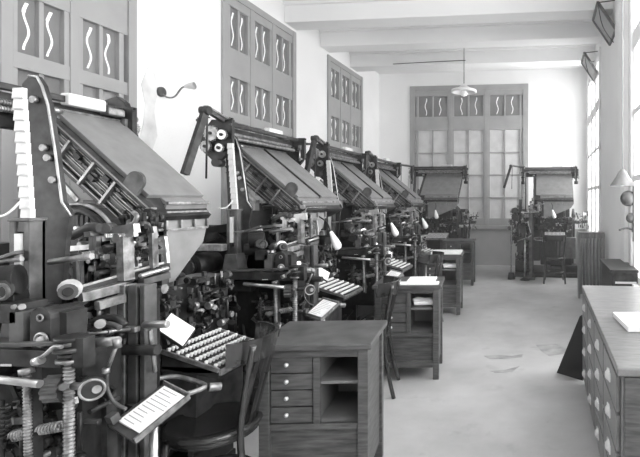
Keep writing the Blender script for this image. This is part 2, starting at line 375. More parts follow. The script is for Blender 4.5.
# ================================================================== TYPESETTING MACHINE
O1 = Vector((-2.0, 1.85, 0))
def L(px, py, Y): return at(px, py, y=1.85 + Y) - O1
def LX(px, py, X): return at(px, py, x=-2.0 + X) - O1
def make_magazines(e, ya, yb, double, T, Bm):
    ox = Bm.x - .25
    P = lambda m, name, bevel=0: m.build(name, e, bevel)
    u = (Bm - T).normalized(); nrm = Vector((-u.z, 0, u.x)); nrm = nrm if nrm.z > 0 else -nrm
    def slab(m, a, b, y0, y1, n0, n1):
        m.prism([T + u * a + nrm * n0 + Vector((0, y0, 0)), T + u * b + nrm * n0 + Vector((0, y0, 0)), T + u * b + nrm * n1 + Vector((0, y0, 0)), T + u * a + nrm * n1 + Vector((0, y0, 0))], (0, y1 - y0, 0))
    LEN = (Bm - T).length; ys = ya - .03
    m = mb('magazine_metal')
    if double:
        ym = ya + (yb - ya) * .52
        slab(m, 0, LEN, ya, ym - .02, -.022, 0); slab(m, 0, LEN, ym + .02, yb, -.022, .004)
        m.use('black_iron'); slab(m, 0, LEN, ym - .02, ym + .02, -.02, -.012)
        m.use('dark_iron'); slab(m, 0, LEN, ym - .015, ym - .005, -.01, .012)
    else: slab(m, 0, LEN, ya, yb, -.022, 0)
    m.use('worn_steel'); slab(m, 0, .012, ya, yb, 0, .008)
    P(m, 'magazine', .002)
    for k in range(2):
        m = mb('dark_iron'); o = -.05 - k * .05
        slab(m, .02 + k * .03, LEN + .1 - k * .04, ys + .01, yb, o - .028, o)
        m.use('grey_iron'); slab(m, .03 + k * .03, LEN + .08 - k * .04, ys, ys + .011, o - .02, o - .006)
        m.use('worn_steel'); slab(m, .03 + k * .03, LEN + .08 - k * .04, ys - .002, ys + .011, o - .005, o)
        P(m, 'magazine', .001)
    m = mb('dark_iron')
    m.use('grey_iron'); slab(m, .04, LEN + .06, ys + .003, ys + .01, -.15, -.03); m.use('dark_iron')
    slab(m, .0, LEN + .12, ys - .02, ys + .02, -.036, -.018); slab(m, .02, LEN + .12, ys - .01, ys + .03, -.175, -.155); slab(m, .1, LEN + .08, ys + .02, ys + .06, -.16, -.05)
    R = random.Random(3)
    m.use('grey_iron')
    for o in (-.06, -.085, -.11, -.135):
        m.use('worn_steel' if o in (-.085, -.135) else 'magazine_metal'); slab(m, .05, LEN + .04, ys - .004, ys + .004, o - .004, o)
    m.use('grey_iron')
    for k in range(16):
        a = .03 + k * .036; o = R.uniform(-.15, -.04); slab(m, a, a + R.uniform(.02, .08), ys - .01, ys + .004, o - .01, o)
    m.use('magazine_metal'); slab(m, .06, LEN + .1, ys - .021, ys - .015, -.024, -.018); slab(m, .12, LEN + .08, ys - .012, ys - .0, -.16, -.155)
    m.use('worn_steel')
    for a in (.05, .2, .36, .5): slab(m, a, a + .012, ys - .02, ys + .01, -.165, -.02)
    m.use('black_iron')
    for a, o in ((.09, -.05), (.17, -.11), (.26, -.06), (.38, -.09), (.44, -.045)): slab(m, a, a + .035, ys - .018, ys + .002, o - .022, o)
    P(m, 'magazine_frame')
    V = lambda a, n, y: T + u * a + nrm * n + Vector((0, ys + y, 0))
    P(mb('worn_steel').bar(V(.1, -.19, -.02), V(.42, -.22, -.02), .012, .02), 'brace_rod')
    P(mb('grey_iron').bar(V(.06, .04, -.02), V(.1, -.14, -.02), .018, .02).use('steel').cyl(V(.07, .03, -.04), V(.07, .03, 0), .012), 'support_post')
    c = V(LEN - .06, .03, -.02)
    m = mb('grey_iron'); pts = [c + u * (.045 * math.cos(a)) + nrm * (.045 * math.sin(a)) for a in [PI * i / 12 for i in range(13)]]
    pts += [c + u * -.04 + nrm * -.05, c + u * .05 + nrm * -.06]
    m.prism(pts, (0, .015, 0)); P(m, 'escapement_plate')
    m = mb('dark_iron')
    m.prism([V(LEN, -.02, 0), V(LEN + .1, -.06, 0), V(LEN + .06, -.17, 0), V(LEN - .06, -.17, 0)], (0, yb - ys, 0))
    m.clutter(V(LEN - .05, -.12, -.04), V(LEN + .14, -.04, .0), 18, 9, 'brcl', size=(.015, .04))
    P(m, 'escapement_rail')
    def PO(m, n, b):
        for v in m.v: v.x += ox
        return P(m, n, b)
    yc = ya + (.08 if not double else 0)
    m = mb('magazine_metal').prism([(.2, yc, 1.545), (.27, yc, 1.49), (.27, yc, 1.475), (.2, yc, 1.5)], (0, yb - yc, 0))
    m.use('worn_steel').bar((.275, yc, 1.485), (.275, yb, 1.485), .014, .016)
    m.use('magazine_metal').prism([(.2, yc, 1.48), (.272, yc, 1.475), (.262, yc, 1.44), (.2, yc, 1.44)], (0, yb - yc, 0))
    PO(m, 'magazine_entrance', .002)
    ye = yb if not double else ya + .4; w = ye - yc
    m = mb('worn_steel')
    for z in (1.44, 1.355): m.bar((.27, yc, z), (.27, ye, z), .014, .012)
    for k in range(4): m.bar((.27, yc + w * k / 3, 1.44), (.27, yc + w * k / 3, 1.355), .012)
    m.use('magazine_metal').bb(.255, .262, yc, ye, 1.355, 1.44)
    PO(m, 'window_band', .001)
    m = mb('magazine_metal').prism([(.265, yc, 1.35), (.265, ye, 1.35), (.265, ye - w * .08, 1.28), (.265, yc + w * .2, 1.1), (.265, yc + w * .06, 1.1)], (-.01, 0, 0))
    m.use('worn_steel').bar((.27, yc + .003, 1.35), (.27, yc + w * .06, 1.1), .006, .01)
    PO(m, 'funnel_cover', .001)
def make_machine():
    e = empty('typesetting_machine', O1)
    P = lambda m, name, bevel=0: m.build(name, e, bevel)
    # ---- base and bodies
    m = mb('black_iron')
    m.bb(-.85, .25, -.45, .72, 0, .09); m.bb(-.8, -.1, -.4, -.2, .09, .35); m.bb(-.8, -.1, .45, .65, .09, .35)
    m.bb(-.15, .2, -.45, -.25, .09, .3); m.bb(-.15, .25, .2, .7, .09, .22)
    P(m, 'base', .01)
    m = mb('black_iron')
    m.bb(-.25, .2, -.17, .02, .3, .9); m.bb(-.2, .15, .02, .6, .22, .9); m.bb(-.8, -.2, -.35, .5, .3, .62)
    m.bb(-.2, .12, -.02, .5, .9, 1.12)
    P(m, 'body_casting', .015)
    # ---- cams and driving wheels at the back
    m = mb('dark_iron')
    for i in range(7):
        y = -.25 + i * .12; r = (.3, .22, .34, .26, .31, .2, .28)[i]
        m.use('dark_iron' if i % 2 else 'black_iron').cyl((-.5, y, .92), (-.5, y + .04, .92), r, n=28)
    m.use('steel').cyl((-.5, -.42, .92), (-.5, .7, .92), .03)
    m.use('grey_iron').ring((-.5, .66, .92), (0, 1, 0), .32, .022)
    for k in range(5):
        a = k * 2 * PI / 5; m.bar((-.5, .66, .92), (-.5 + .32 * math.cos(a), .66, .92 + .32 * math.sin(a)), .03, .03)
    P(m, 'cam_wheels')
    # ---- rear shelf, sill and motor on the near side
    m = mb('worn_steel').bar((-.62, -.42, 1.18), (-.02, -.42, 1.18), .06, .045)
    m.use('black_iron').bar((-.7, -.42, .93), (.2, -.42, .93), .1, .07).bar((-.68, -.42, .93), (-.68, -.42, .2), .06).bar((-.6, -.42, 1.18), (-.6, -.42, .93), .04)
    m.use('steel').bar((-.63, -.46, 1.15), (-.63, -.46, .9), .02)
    P(m, 'rear_shelf', .004)
    m = mb('black_iron').cyl((-.25, -.45, 1.05), (-.25, -.22, 1.05), .085, n=20).bb(-.34, -.16, -.44, -.22, .95, 1.0)
    m.use('dark_iron').cyl((-.25, -.48, 1.05), (-.25, -.45, 1.05), .05).lathe((-.42, -.36, 1.18), (0, 0, 1), [(0, .16), (.04, .15), (.07, .1), (.085, .02)], 20)
    P(m, 'motor')
    # ---- tall curved side frames that carry the magazine
    def frame(Y, name, cut=False):
        m = mb('dark_iron')
        pts = [L(*q, -.27) for q in ((22, 84), (29, 76), (37, 76), (43, 85), (49, 105), (56, 150), (63, 202), (70, 214), (66, 240), (62, 300), (58, 330), (26, 330), (27, 210), (24, 150))]
        pts = [Vector((p.x, Y, p.z)) for p in pts]
        if cut: pts = [p for p in pts if p.z > 1.3] + [Vector((-.05, Y, 1.3)), Vector((-.14, Y, 1.3))]
        m.prism(pts, (0, .018, 0))
        if not cut: m.use('steel').tube([L(x, y, -.27) + Vector((0, -.004, 0)) for x, y in ((30, 76), (38, 77), (43, 86), (49, 105), (56, 150), (63, 202), (72, 216))], .0045, 6)
        m.use('worn_steel')
        for q in ((46, 148), (50, 158), (36, 100), (55, 180)):
            p = L(*q, -.27); m.cyl((p.x, Y - .015, p.z), (p.x, Y, p.z), .013, n=10)
        P(m, name)
    frame(-.27, 'side_frame')
    # far arch: a curved arm that drops behind the magazine
    m = mb('dark_iron')
    pa = [L(*q, .6) for q in ((104, 100), (116, 96), (124, 102), (129, 116), (133, 136), (140, 143), (128, 143), (121, 120), (114, 108), (104, 108))]
    m.prism(pa, (0, .04, 0)); m.use('worn_steel').cyl(L(131, 119, .58), L(131, 119, .58) + Vector((0, .03, 0)), .02)
    P(m, 'far_arch', .004)
    # ---- distributor at the top
    m = mb('dark_iron').bar((-.17, -.3, 2.0), (-.17, .74, 2.0), .06, .05).bar((-.1, -.28, 2.04), (-.1, .7, 2.04), .03, .03)
    m.use('black_iron').bar((-.22, -.3, 1.92), (-.22, .74, 1.92), .06, .09)
    P(m, 'distributor_bar', .004)
    for k, (x, z) in enumerate(((-.12, 1.975), (-.085, 1.94), (-.15, 1.955))):
        m = mb('worn_steel').thread((x, -.2, z), (x, .6, z), .014, .012); P(m, 'distributor_screw')
    m = mb('lead').box((-.12, .34, 2.06), (.05, .2, .06)).use('worn_steel').box((-.12, .5, 2.04), (.06, .1, .04))
    P(m, 'matrix_lift_cover', .008)
    for Y, nm in ((-.33, 0), (.68, 1)):
        m = mb('dark_iron'); s_ = -1 if nm == 0 else 1
        m.prism([(-.03, Y, 2.06), (-.18, Y, 2.06), (-.27, Y, 1.95), (-.27, Y, 1.86), (-.2, Y, 1.8), (-.15, Y, 1.75), (-.1, Y, 1.79), (-.03, Y, 1.88)], (0, .03, 0))
        for (x, z, r) in ((-.16, 1.96, .055), (-.08, 1.95, .035), (-.2, 1.87, .04), (-.1, 1.86, .03)):
            m.use('steel' if r < .04 else 'worn_steel').gear((x, Y + s_ * .03 + (.03 if s_ > 0 else 0), z), (0, 1, 0), r, .02, 16)
            m.use('black_iron').cyl((x, Y - .05, z), (x, Y + .06, z), .011)
        m.use('dark_iron').cyl((-.14, Y - .02, 1.76), (-.14, Y + .05, 1.76), .03)
        m.clutter((-.26, Y - .04, 1.85), (-.0, Y + .05, 2.08), 14, 5 + nm, 'brc', size=(.015, .045))
        P(m, 'gear_bracket')
    # ---- second elevator arm
    m = mb('grey_iron').bar((-.1, -.3, 2.05), (-.06, -.55, 2.09), .03, .03).use('worn_steel').bar((-.09, -.3, 2.07), (-.05, -.56, 2.105), .03, .012)
    m.use('dark_iron').bar((-.06, -.54, 2.1), (-.1, -.68, 1.66), .035, .04).cyl((-.09, -.55, 2.08), (-.03, -.55, 2.08), .028)
    P(m, 'elevator_arm')
    P(mb('dark_iron').cyl((-.07, -.52, 2.08), (-.07, -.53, 1.64), .006), 'pull_rod')
    # ---- ingot guide
    a, b = L(17, 220, -.36), L(37, 306, -.36)
    m = mb('grey_iron'); w = (b.x - a.x); cx = (a.x + b.x) / 2
    m.bb(cx - w / 2, cx - .016, -.385, -.33, b.z, a.z); m.bb(cx + .016, cx + w / 2, -.385, -.33, b.z, a.z); m.bb(cx - w / 2, cx + w / 2, -.345, -.33, b.z, a.z)
    m.bb(cx - w / 2 - .004, cx + w / 2 + .004, -.39, -.325, a.z - .004, a.z + .008)
    z1, z2 = L(27, 232, -.36).z, L(27, 292, -.36).z
    m.bb(cx - .02, cx + .02, -.38, -.34, z1, a.z); m.bb(cx - .02, cx + .02, -.38, -.34, b.z, z2)
    m.prism([(cx - w / 2, -.4, b.z), (cx + w / 2, -.4, b.z), (cx + w * .8, -.4, b.z - .12), (cx - w * .8, -.4, b.z - .12)], (0, .1, 0))
    g = P(m, 'ingot_guide', .003)
    m = mb('lead').bb(cx - .011, cx + .011, -.392, -.35, z2 + .03, z1 - .004); m.build('slot_ingot', e)['label'] = 'pale metal seen through the slot'
    # chain and rods running to the left
    P(mb('worn_steel').cyl(L(-30, 264, -.4), L(22, 259, -.4), .008), 'feed_rod')
    P(mb('worn_steel').cyl(L(50, 262, -.3), L(92, 256, -.3), .011), 'cross_rod')
    m = mb('lead').tube([L(21, 201, -.38), L(12, 210, -.4), L(2, 216, -.42), L(-15, 217, -.45)], .004, sub=4)
    P(m, 'feeder_chain')
    # ---- casting shroud with bright arc
    m = mb('black_iron').prism([L(*q, -.06) for q in ((60, 206), (80, 203), (96, 208), (108, 220), (114, 232), (112, 262), (62, 262))], (0, .05, 0))
    m.use('worn_steel').tube([L(x, y, -.08) for x, y in ((62, 206), (80, 204), (95, 209), (107, 220), (113, 231))], .008, sub=4)
    m.use('dark_iron').tube([L(x, y, -.09) for x, y in ((64, 214), (80, 211), (92, 216), (102, 226), (107, 236))], .014, sub=4)
    m.use('black_iron').bb(-.1, .12, -.04, .45, 1.1, 1.42)
    P(m, 'cam_shroud')
    m = mb('dark_iron')
    for x in (78, 83, 88): m.bar(L(x, 215, -.1), L(x, 235, -.1), .008)
    pts = [L(x, y, -.2) for x, y in ((50, 258), (78, 254), (78, 300), (72, 308), (52, 306))]
    m.use('grey_iron').tube(pts, .012, 8, True)
    m.use('steel').bar(L(78, 257, -.2), L(79, 285, -.2), .014, .03).cyl(L(70, 289, -.32), L(71, 289, -.2), .035).cyl(L(70, 289, -.34), L(70, 289, -.32), .02)
    m.use('black_iron').prism([L(x, y, -.1) for x, y in ((50, 262), (76, 258), (76, 304), (52, 306))], (0, .04, 0))
    P(m, 'first_elevator')
    # ---- assembling mechanism: bright bars, posts, combs
    m = mb('steel')
    B = lambda x0, y0, x1, y1, Y, w=.02, h=.02: m.bar(L(x0, y0, Y), L(x1, y1, Y), w, h)
    B(100, 233, 137, 228, -.12, .03, .035); B(104, 239, 136, 234, -.14, .02, .018); B(74, 262, 100, 250, -.15, .02, .02)
    B(56, 250, 98, 246, -.14, .016, .02); B(90, 234, 96, 233, -.16, .05, .018); B(93, 234, 93, 256, -.16, .016, .02); B(97, 236, 97, 250, -.16, .014)
    m.use('worn_steel'); B(125, 236, 126, 280, -.14, .03, .05); B(118, 242, 118, 276, -.1, .05, .02); B(153, 233, 154, 268, -.02, .018, .03)
    m.use('steel'); B(137, 243, 166, 238, 0, .018, .014); B(152, 236, 166, 248, 0, .012, .012); B(165, 240, 167, 263, 0, .014, .016); B(158, 252, 168, 250, 0, .01, .02)
    m.use('grey_iron'); B(100, 245, 100, 278, -.02, .06, .05); B(110, 250, 111, 276, -.05, .04, .06); B(138, 248, 139, 272, -.02, .05, .05)
    m.use('lead')
    for k in range(7): B(76 + k * 3.6, 253 - k * .5, 76.5 + k * 3.6, 262 - k * .6, -.17, .007, .01)
    m.use('dark_iron'); m.prism([L(x, y, -.03) for x, y in ((72, 245), (122, 240), (124, 282), (80, 288))], (0, .04, 0))
    m.prism([L(x, y, .04) for x, y in ((122, 238), (160, 236), (162, 285), (122, 290))], (0, .04, 0))
    m.clutter(L(98, 272, -.2), L(158, 236, .05), 46, 11, 'brcgl', size=(.018, .05))
    P(m, 'assembling_mechanism')
    m = mb('grey_iron').cyl(L(104, 229, -.15), L(112, 228, -.1), .022).tube([L(x, y, -.16) for x, y in ((72, 236), (84, 230), (92, 227), (100, 228))], .018, sub=3)
    m.use('worn_steel').tube([L(x, y, -.1) for x, y in ((127, 226), (134, 223), (137, 216), (133, 212))], .009, sub=3)
    m.clutter(L(118, 235, -.1), L(165, 212, .1), 26, 21, 'brcl', size=(.015, .05))
    P(m, 'matrix_delivery_belt')
    # delivery channel
    m = mb('dark_iron').bar(L(70, 293, -.3), L(166, 266, .05), .05, .03).use('steel').bar(L(72, 289, -.31), L(166, 262, .04), .012, .01).bar(L(74, 297, -.31), L(128, 283, -.12), .01, .008)
    m.use('grey_iron').cyl(L(68, 292, -.36), L(69, 292, -.28), .028).use('black_iron').cyl(L(68, 292, -.37), L(68, 292, -.355), .016)
    m.use('worn_steel').bar(L(80, 298, -.3), L(124, 286, -.15), .03, .035).bar(L(97, 306, -.28), L(124, 298, -.18), .025, .03)
    m.use('steel').cyl(L(140, 276, -.12), L(168, 268, 0), .009)
    m.use('grey_iron').bar(L(141, 282, -.1), L(168, 275, .02), .03, .025)
    P(m, 'delivery_channel', .002)
    # grey plate and curved levers left of the columns
    m = mb('grey_iron').prism([L(x, y, -.22) for x, y in ((83, 304), (110, 300), (110, 322), (96, 330), (83, 334))], (0, .03, 0))
    m.use('worn_steel').prism([L(x, y, -.32) for x, y in ((58, 308), (66, 304), (83, 302), (72, 310), (73, 336), (64, 338), (66, 314))], (0, .03, 0))
    m.use('dark_iron').tube([L(x, y, -.27) for x, y in ((74, 340), (88, 326), (104, 318), (118, 319), (125, 326))], .014, sub=4)
    m.use('grey_iron').tube([L(x, y, -.3) for x, y in ((78, 338), (94, 330), (108, 324), (120, 328))], .01, sub=4)
    m.use('steel').cyl(L(88, 334, -.32), L(131, 329, -.2), .006).cyl(L(100, 324, -.33), L(102, 323, -.27), .016)
    m.clutter(L(72, 352, -.34), L(124, 318, -.2), 34, 31, 'brcl', size=(.015, .05), mats=('dark_iron', 'black_iron', 'worn_steel', 'grey_iron'))
    P(m, 'justification_levers')
    # main columns down to the floor
    m = mb('grey_iron')
    for (x0, x1, t) in ((124, 131, 'worn_steel'), (134, 143, 'grey_iron'), (146, 151, 'grey_iron')):
        m.use(t); a = L(x0, 284, -.15); b = L(x1, 284, -.15)
        m.bb(a.x, b.x, -.18, -.12, 0, a.z)
    m.use('black_iron'); a = L(128, 290, -.15); b = L(150, 290, -.15); m.bb(a.x, b.x, -.13, -.1, 0, a.z)
    m.use('worn_steel'); m.box(L(132, 329, -.19), (.05, .03, .02)); m.use('dark_iron').cyl(L(119, 350, -.2), L(158, 350, -.2), .02)
    m.use('steel').cyl(L(144, 325, -.2), L(168, 324, -.2), .014).cyl(L(150, 330, -.2), L(155, 372, -.15), .008)
    m.use('grey_iron').box((b.x - .05, -.15, .02), (.3, .16, .04))
    P(m, 'column', .003)
    # ---- casting side nearest the camera
    Yv = -.5
    def stad(c, r, h, Y, ext, m):
        pts = []
        for i in range(9): a = PI * i / 8; pts.append(Vector((c.x + r * math.cos(a), Y, c.z + h + r * math.sin(a))))
        for i in range(9): a = PI + PI * i / 8; pts.append(Vector((c.x + r * math.cos(a), Y, c.z - h + r * math.sin(a))))
        m.prism(pts, (0, ext, 0))
    c = L(40, 330, Yv); s_ = 480 / 1.55
    m = mb('dark_iron'); stad(c, .036, .036, Yv, .05, m); m.use('black_iron'); stad(c, .032, .034, Yv + .05, .07, m)
    m.use('worn_steel').ring(L(41, 340, Yv - .005), (0, 1, 0), .02, .005).ring(L(40, 318, Yv - .005), (0, 1, 0), .01, .003).cyl(L(41, 340, Yv - .01), L(41, 340, Yv + .02), .012)
    m.use('dark_iron').bb(c.x + .03, c.x + .06, Yv + .03, Yv + .1, c.z - .07, c.z + .05)
    m.use('grey_iron'); a = L(9, 312, Yv); m.bb(a.x, a.x + .05, Yv, Yv + .1, a.z - .14, a.z)
    m.use('dark_iron'); a = L(17, 325, Yv); m.bb(a.x, a.x + .06, Yv + .02, Yv + .1, a.z - .07, a.z - .01)
    P(m, 'mould_housing', .004)
    m = mb('dark_iron'); a = L(8, 304, -.45); m.bb(a.x, a.x + .09, -.5, -.4, a.z - .05, a.z + .01)
    m.use('worn_steel').cyl(L(14, 307, -.52), L(14, 307, -.5), .008).cyl(L(22, 307, -.52), L(22, 307, -.5), .01).use('dark_iron').cyl(L(2, 290, -.5), L(2, 290, -.46), .03)
    m.use('black_iron').cyl(L(-16, 283, -.48), L(20, 279, -.44), .05).cyl(L(-20, 300, -.46), L(22, 297, -.42), .04)
    m.use('grey_iron').ring(L(2, 292, -.53), (0, 1, 0), .022, .006).bar(L(-10, 262, -.4), L(20, 252, -.4), .03, .012)
    P(m, 'metal_pot', .002)
    m = mb('dark_iron'); a, b = L(-60, 345, Yv), L(66, 366, Yv); m.bb(a.x, b.x, Yv - .02, Yv + .14, b.z, a.z)
    m.use('grey_iron').bar(L(-60, 346, Yv - .02), L(66, 343, Yv - .02), .02, .012)
    m.use('lead')
    for k in range(8): m.bar(L(1 + k * 1.4, 364, Yv - .025), L(1 + k * 1.4, 366.5, Yv - .025), .0025, .003)
    m.use('black_iron').bb(a.x, b.x - .05, Yv + .1, -.25, b.z - .5, b.z)
    P(m, 'vise_frame', .006)
    m = mb('steel').cyl(L(-40, 375, Yv - .05), L(40, 384, Yv - .05), .012)
    m.use('worn_steel').thread(L(27, 372, Yv - .02), L(29, 480, Yv - .02), .012, .01).cyl(L(26, 368, Yv - .02), L(27, 374, Yv - .02), .02)
    m.use('dark_iron').spring(L(2, 405, Yv), L(2, 440, Yv), .018, .004, 8).cyl(L(2, 400, Yv), L(2, 480, Yv), .007)
    m.use('worn_steel').spring(L(14, 436, Yv), L(30, 432, Yv), .016, .004, 6).spring(L(40, 430, Yv), L(62, 426, Yv), .014, .004, 7)
    m.use('dark_iron'); m.bar(L(34, 366, Yv), L(36, 480, Yv), .02, .03)
    m.clutter(L(-10, 457, Yv), L(66, 396, Yv + .14), 40, 41, 'brcl', size=(.02, .06), mats=('dark_iron', 'black_iron', 'black_iron', 'worn_steel'))
    P(m, 'vise_screws')
    m = mb('worn_steel')
    a, b = L(69, 362, Yv), L(68, 500, Yv); m.thread(a, (a.x, a.y, .12), .015, .012)
    m.use('dark_iron').cyl((a.x, a.y, .12), (a.x, a.y, 0), .05, .07)
    for (y, r, h, t) in ((340, .042, .012, 'dark_iron'), (345, .03, .02, 'worn_steel'), (350, .045, .012, 'grey_iron'), (356, .032, .012, 'dark_iron'), (361, .038, .01, 'worn_steel')):
        q = L(71, y, Yv); m.use(t).cyl(q, q + Vector((0, 0, h)), r, n=22)
    m.use('dark_iron').bb(a.x + .03, a.x + .07, Yv - .02, Yv + .02, a.z - .01, a.z + .08)
    P(m, 'lift_screw')
    m = mb('worn_steel').tube([L(x, y, Yv - .05) for x, y in ((38, 360), (46, 354), (54, 347), (62, 347))], .006, sub=3)
    q = L(38, 361, Yv - .05); m.use('steel').cyl(q - Vector((.012, 0, .004)), q + Vector((.012, 0, .004)), .013)
    P(m, 'lock_lever')
    m = mb('grey_iron'); a, b = L(50, 388, Yv), L(62, 388, Yv)
    m.gear((a.x + b.x) / 2 * Vector((1, 0, 0)) + Vector((0, a.y, a.z)), (1, .35, 0), .042, .045, 12)
    m.use('grey_iron').cyl(L(60, 387, Yv), L(64, 387, Yv - .03), .011).cyl(L(74, 386, Yv), L(90, 386, Yv - .02), .012)
    q = L(93, 387, Yv - .02); m.use('dark_iron').cyl(q, q + Vector((.018, -.02, 0)), .034, n=24).use('worn_steel').ring(q + Vector((.018, -.02, 0)), (.018, -.02, 0), .03, .004).cyl(q + Vector((.02, -.01, 0)), q + Vector((.03, -.016, 0)), .012)
    P(m, 'handwheel')
    m = mb('steel').cyl(L(94, 343, -.4), L(118, 341, -.4), .015).use('worn_steel').cyl(L(117, 344, -.41), L(107, 371, -.4), .006).cyl(L(106, 368, -.41), L(106, 373, -.41), .011).cyl(L(116, 338, -.41), L(118, 348, -.41), .012)
    m.use('grey_iron').tube([L(x, y, -.35) for x, y in ((107, 374), (107, 386), (111, 398), (118, 405), (126, 409))], .006, sub=4)
    m.use('dark_iron').tube([L(x, y, -.38) for x, y in ((80, 338), (90, 345), (88, 356), (76, 352))], .012, sub=4)
    P(m, 'crank_link')
    m = mb('black_iron'); m.clutter((-.15, -.44, .15), (.3, -.2, .9), 60, 51, 'brl', size=(.03, .1), mats=('black_iron', 'dark_iron', 'dark_iron', 'worn_steel'))
    m.use('dark_iron'); m.prism([L(x, y, -.33) for x, y in ((94, 395), (106, 395), (108, 480), (92, 480))], (0, .04, 0))
    P(m, 'driving_linkage')
    m = mb('black_iron').bb(-.75, -.7, -.3, .6, .3, 1.25).bb(-.75, -.3, .1, .16, .5, 1.3).bar((-.7, -.1, 1.22), (-.25, .1, 1.3), .05, .06).bar((-.72, .5, 1.2), (-.2, .45, 1.35), .04, .05)
    m.use('dark_iron').bar((-.72, -.2, 1.1), (-.3, -.1, 1.24), .03, .05).cyl((-.5, .16, 1.2), (-.5, .5, 1.2), .06).bar((-.5, .3, 1.2), (-.72, .3, 1.2), .04)
    P(m, 'rear_linkage')
    m = mb('dark_iron'); m.clutter((.28, .0, .84), (.35, .6, 1.12), 150, 71, 'brgbl', size=(.01, .04), mats=('dark_iron', 'black_iron', 'black_iron', 'black_iron', 'worn_steel', 'grey_iron'))
    m.use('black_iron').bb(.1, .28, .0, .6, .8, 1.1)
    P(m, 'keyboard_cam_frame')
    m = mb('dark_iron').bb(-.2, .3, -.02, .0, .88, 1.14)
    m.clutter(L(52, 345, -.26), L(126, 300, -.14), 90, 81, 'brcl', size=(.012, .04), mats=('dark_iron', 'black_iron', 'worn_steel', 'grey_iron', 'black_iron'))
    m.clutter(L(60, 300, -.16), L(160, 225, .0), 90, 82, 'brcgl', size=(.01, .035), mats=('dark_iron', 'black_iron', 'worn_steel', 'grey_iron', 'steel'))
    P(m, 'linkage_cluster')
    m = mb('black_iron').bb(-.3, .24, -.3, -.28, .1, .75)
    m.clutter(L(-8, 457, Yv + .05), L(122, 370, Yv + .2), 110, 83, 'brcl', size=(.012, .045), mats=('dark_iron', 'black_iron', 'black_iron', 'worn_steel', 'black_iron'))
    P(m, 'spring_cluster')
    # ---- keyboard
    K = lambda a, b, h=0: Vector((.32 + .27 * a, .1 + .36 * b, .845 - .075 * a + h))
    m = mb('dark_iron').prism([K(0, 0, -.02), K(1, 0, -.02), K(1, 0, -.05) , K(0, 0, -.09)], (0, .36, 0))
    m.use('worn_steel').bar(K(0, 0, -.012), K(1, 0, -.012), .012, .02).bar(K(0, 1, -.012), K(1, 1, -.012), .012, .02).bar(K(1.02, 0, -.02), K(1.02, 1, -.02), .014, .025)
    kb = P(m, 'keyboard', .002)
    cap = None
    for i in range(6):
        for j in range(15):
            p = K(.09 + i * .165, .035 + j * .066)
            if cap is None:
                c_ = mb('key_cap').lathe((0, 0, 0), (0, 0, 1), [(-.012, .004), (0, .0085), (.005, .0085), (.007, .006), (.007, 0)], 8)
                cap = c_.build('key', kb); o = cap
            else:
                o = cap.copy(); COL.objects.link(o)
            o.location = p
    m = mb('grey_iron').bb(.1, .33, .3, .66, .36, .74).use('dark_iron').bb(.28, .56, .1, .46, .74, .77)
    m.use('worn_steel').tube([(.48, .08, .72), (.4, .06, .74), (.34, -.02, .74), (.4, -.1, .73), (.52, -.06, .71), (.57, .04, .71)], .011, 8, True, 4)
    m.cyl((.57, .06, .7), (.6, .1, .69), .018)
    P(m, 'keyboard_stand', .004)
    # copy holder (sheet lies on it) and galley tray
    m = mb('dark_iron').prism([CP(0, 0, -.004), CP(1, 0, -.004), CP(1, 1, -.004), CP(0, 1, -.004)], CPN * -.008)
    m.bar(CP(.5, .4, -.01), (.3, .12, .95), .02); P(m, 'copy_holder')
    m = mb('grey_iron').prism([GP(-.02, -.12, -.004), GP(1.0, -.12, -.004), GP(1.0, 1.0, -.004), GP(-.02, 1.0, -.004)], GPN * -.012)
    m.use('worn_steel').bar(GP(-.02, 1, .0), GP(1, 1, .0), .006, .02).bar(GP(1, -.1, .0), GP(1, 1, .0), .006, .02)
    m.use('grey_iron').bar(GP(-.02, -.02, .02), GP(.12, -.02, .02), .03, .03)
    c = GP(.5, .5, -.02); m.use('steel').cyl(c, (c.x, c.y, .05), .014).use('dark_iron').cyl((c.x, c.y, 0), (c.x, c.y, .05), .1, .03)
    m.use('grey_iron').bar(c, (c.x - .2, c.y + .1, c.z - .02), .03)
    P(m, 'galley_tray')
    return e
# sheet planes (local)
C0, C1, C3 = L(157, 330, .0), L(183, 347, -.02), L(171, 313, .12)
def CP(a, b, h=0): return C0 + (C1 - C0) * a + (C3 - C0) * b + CPN * h
CPN = Vector((0, 0, 1)); CPN = (C1 - C0).cross(C3 - C0).normalized(); CPN = CPN if CPN.z > 0 else -CPN
G0 = at(112, 425, z=.72) - O1; G1 = at(136, 440, z=.70) - O1; G3 = at(166, 384, z=.79) - O1
G0, GA, GB = G0, (G1 - G0), (G3 - G0)
GPN = GA.cross(GB).normalized(); GPN = GPN if GPN.z > 0 else -GPN
def GP(b, a, h=0): return G0 + GB * b + GA * a + GPN * h

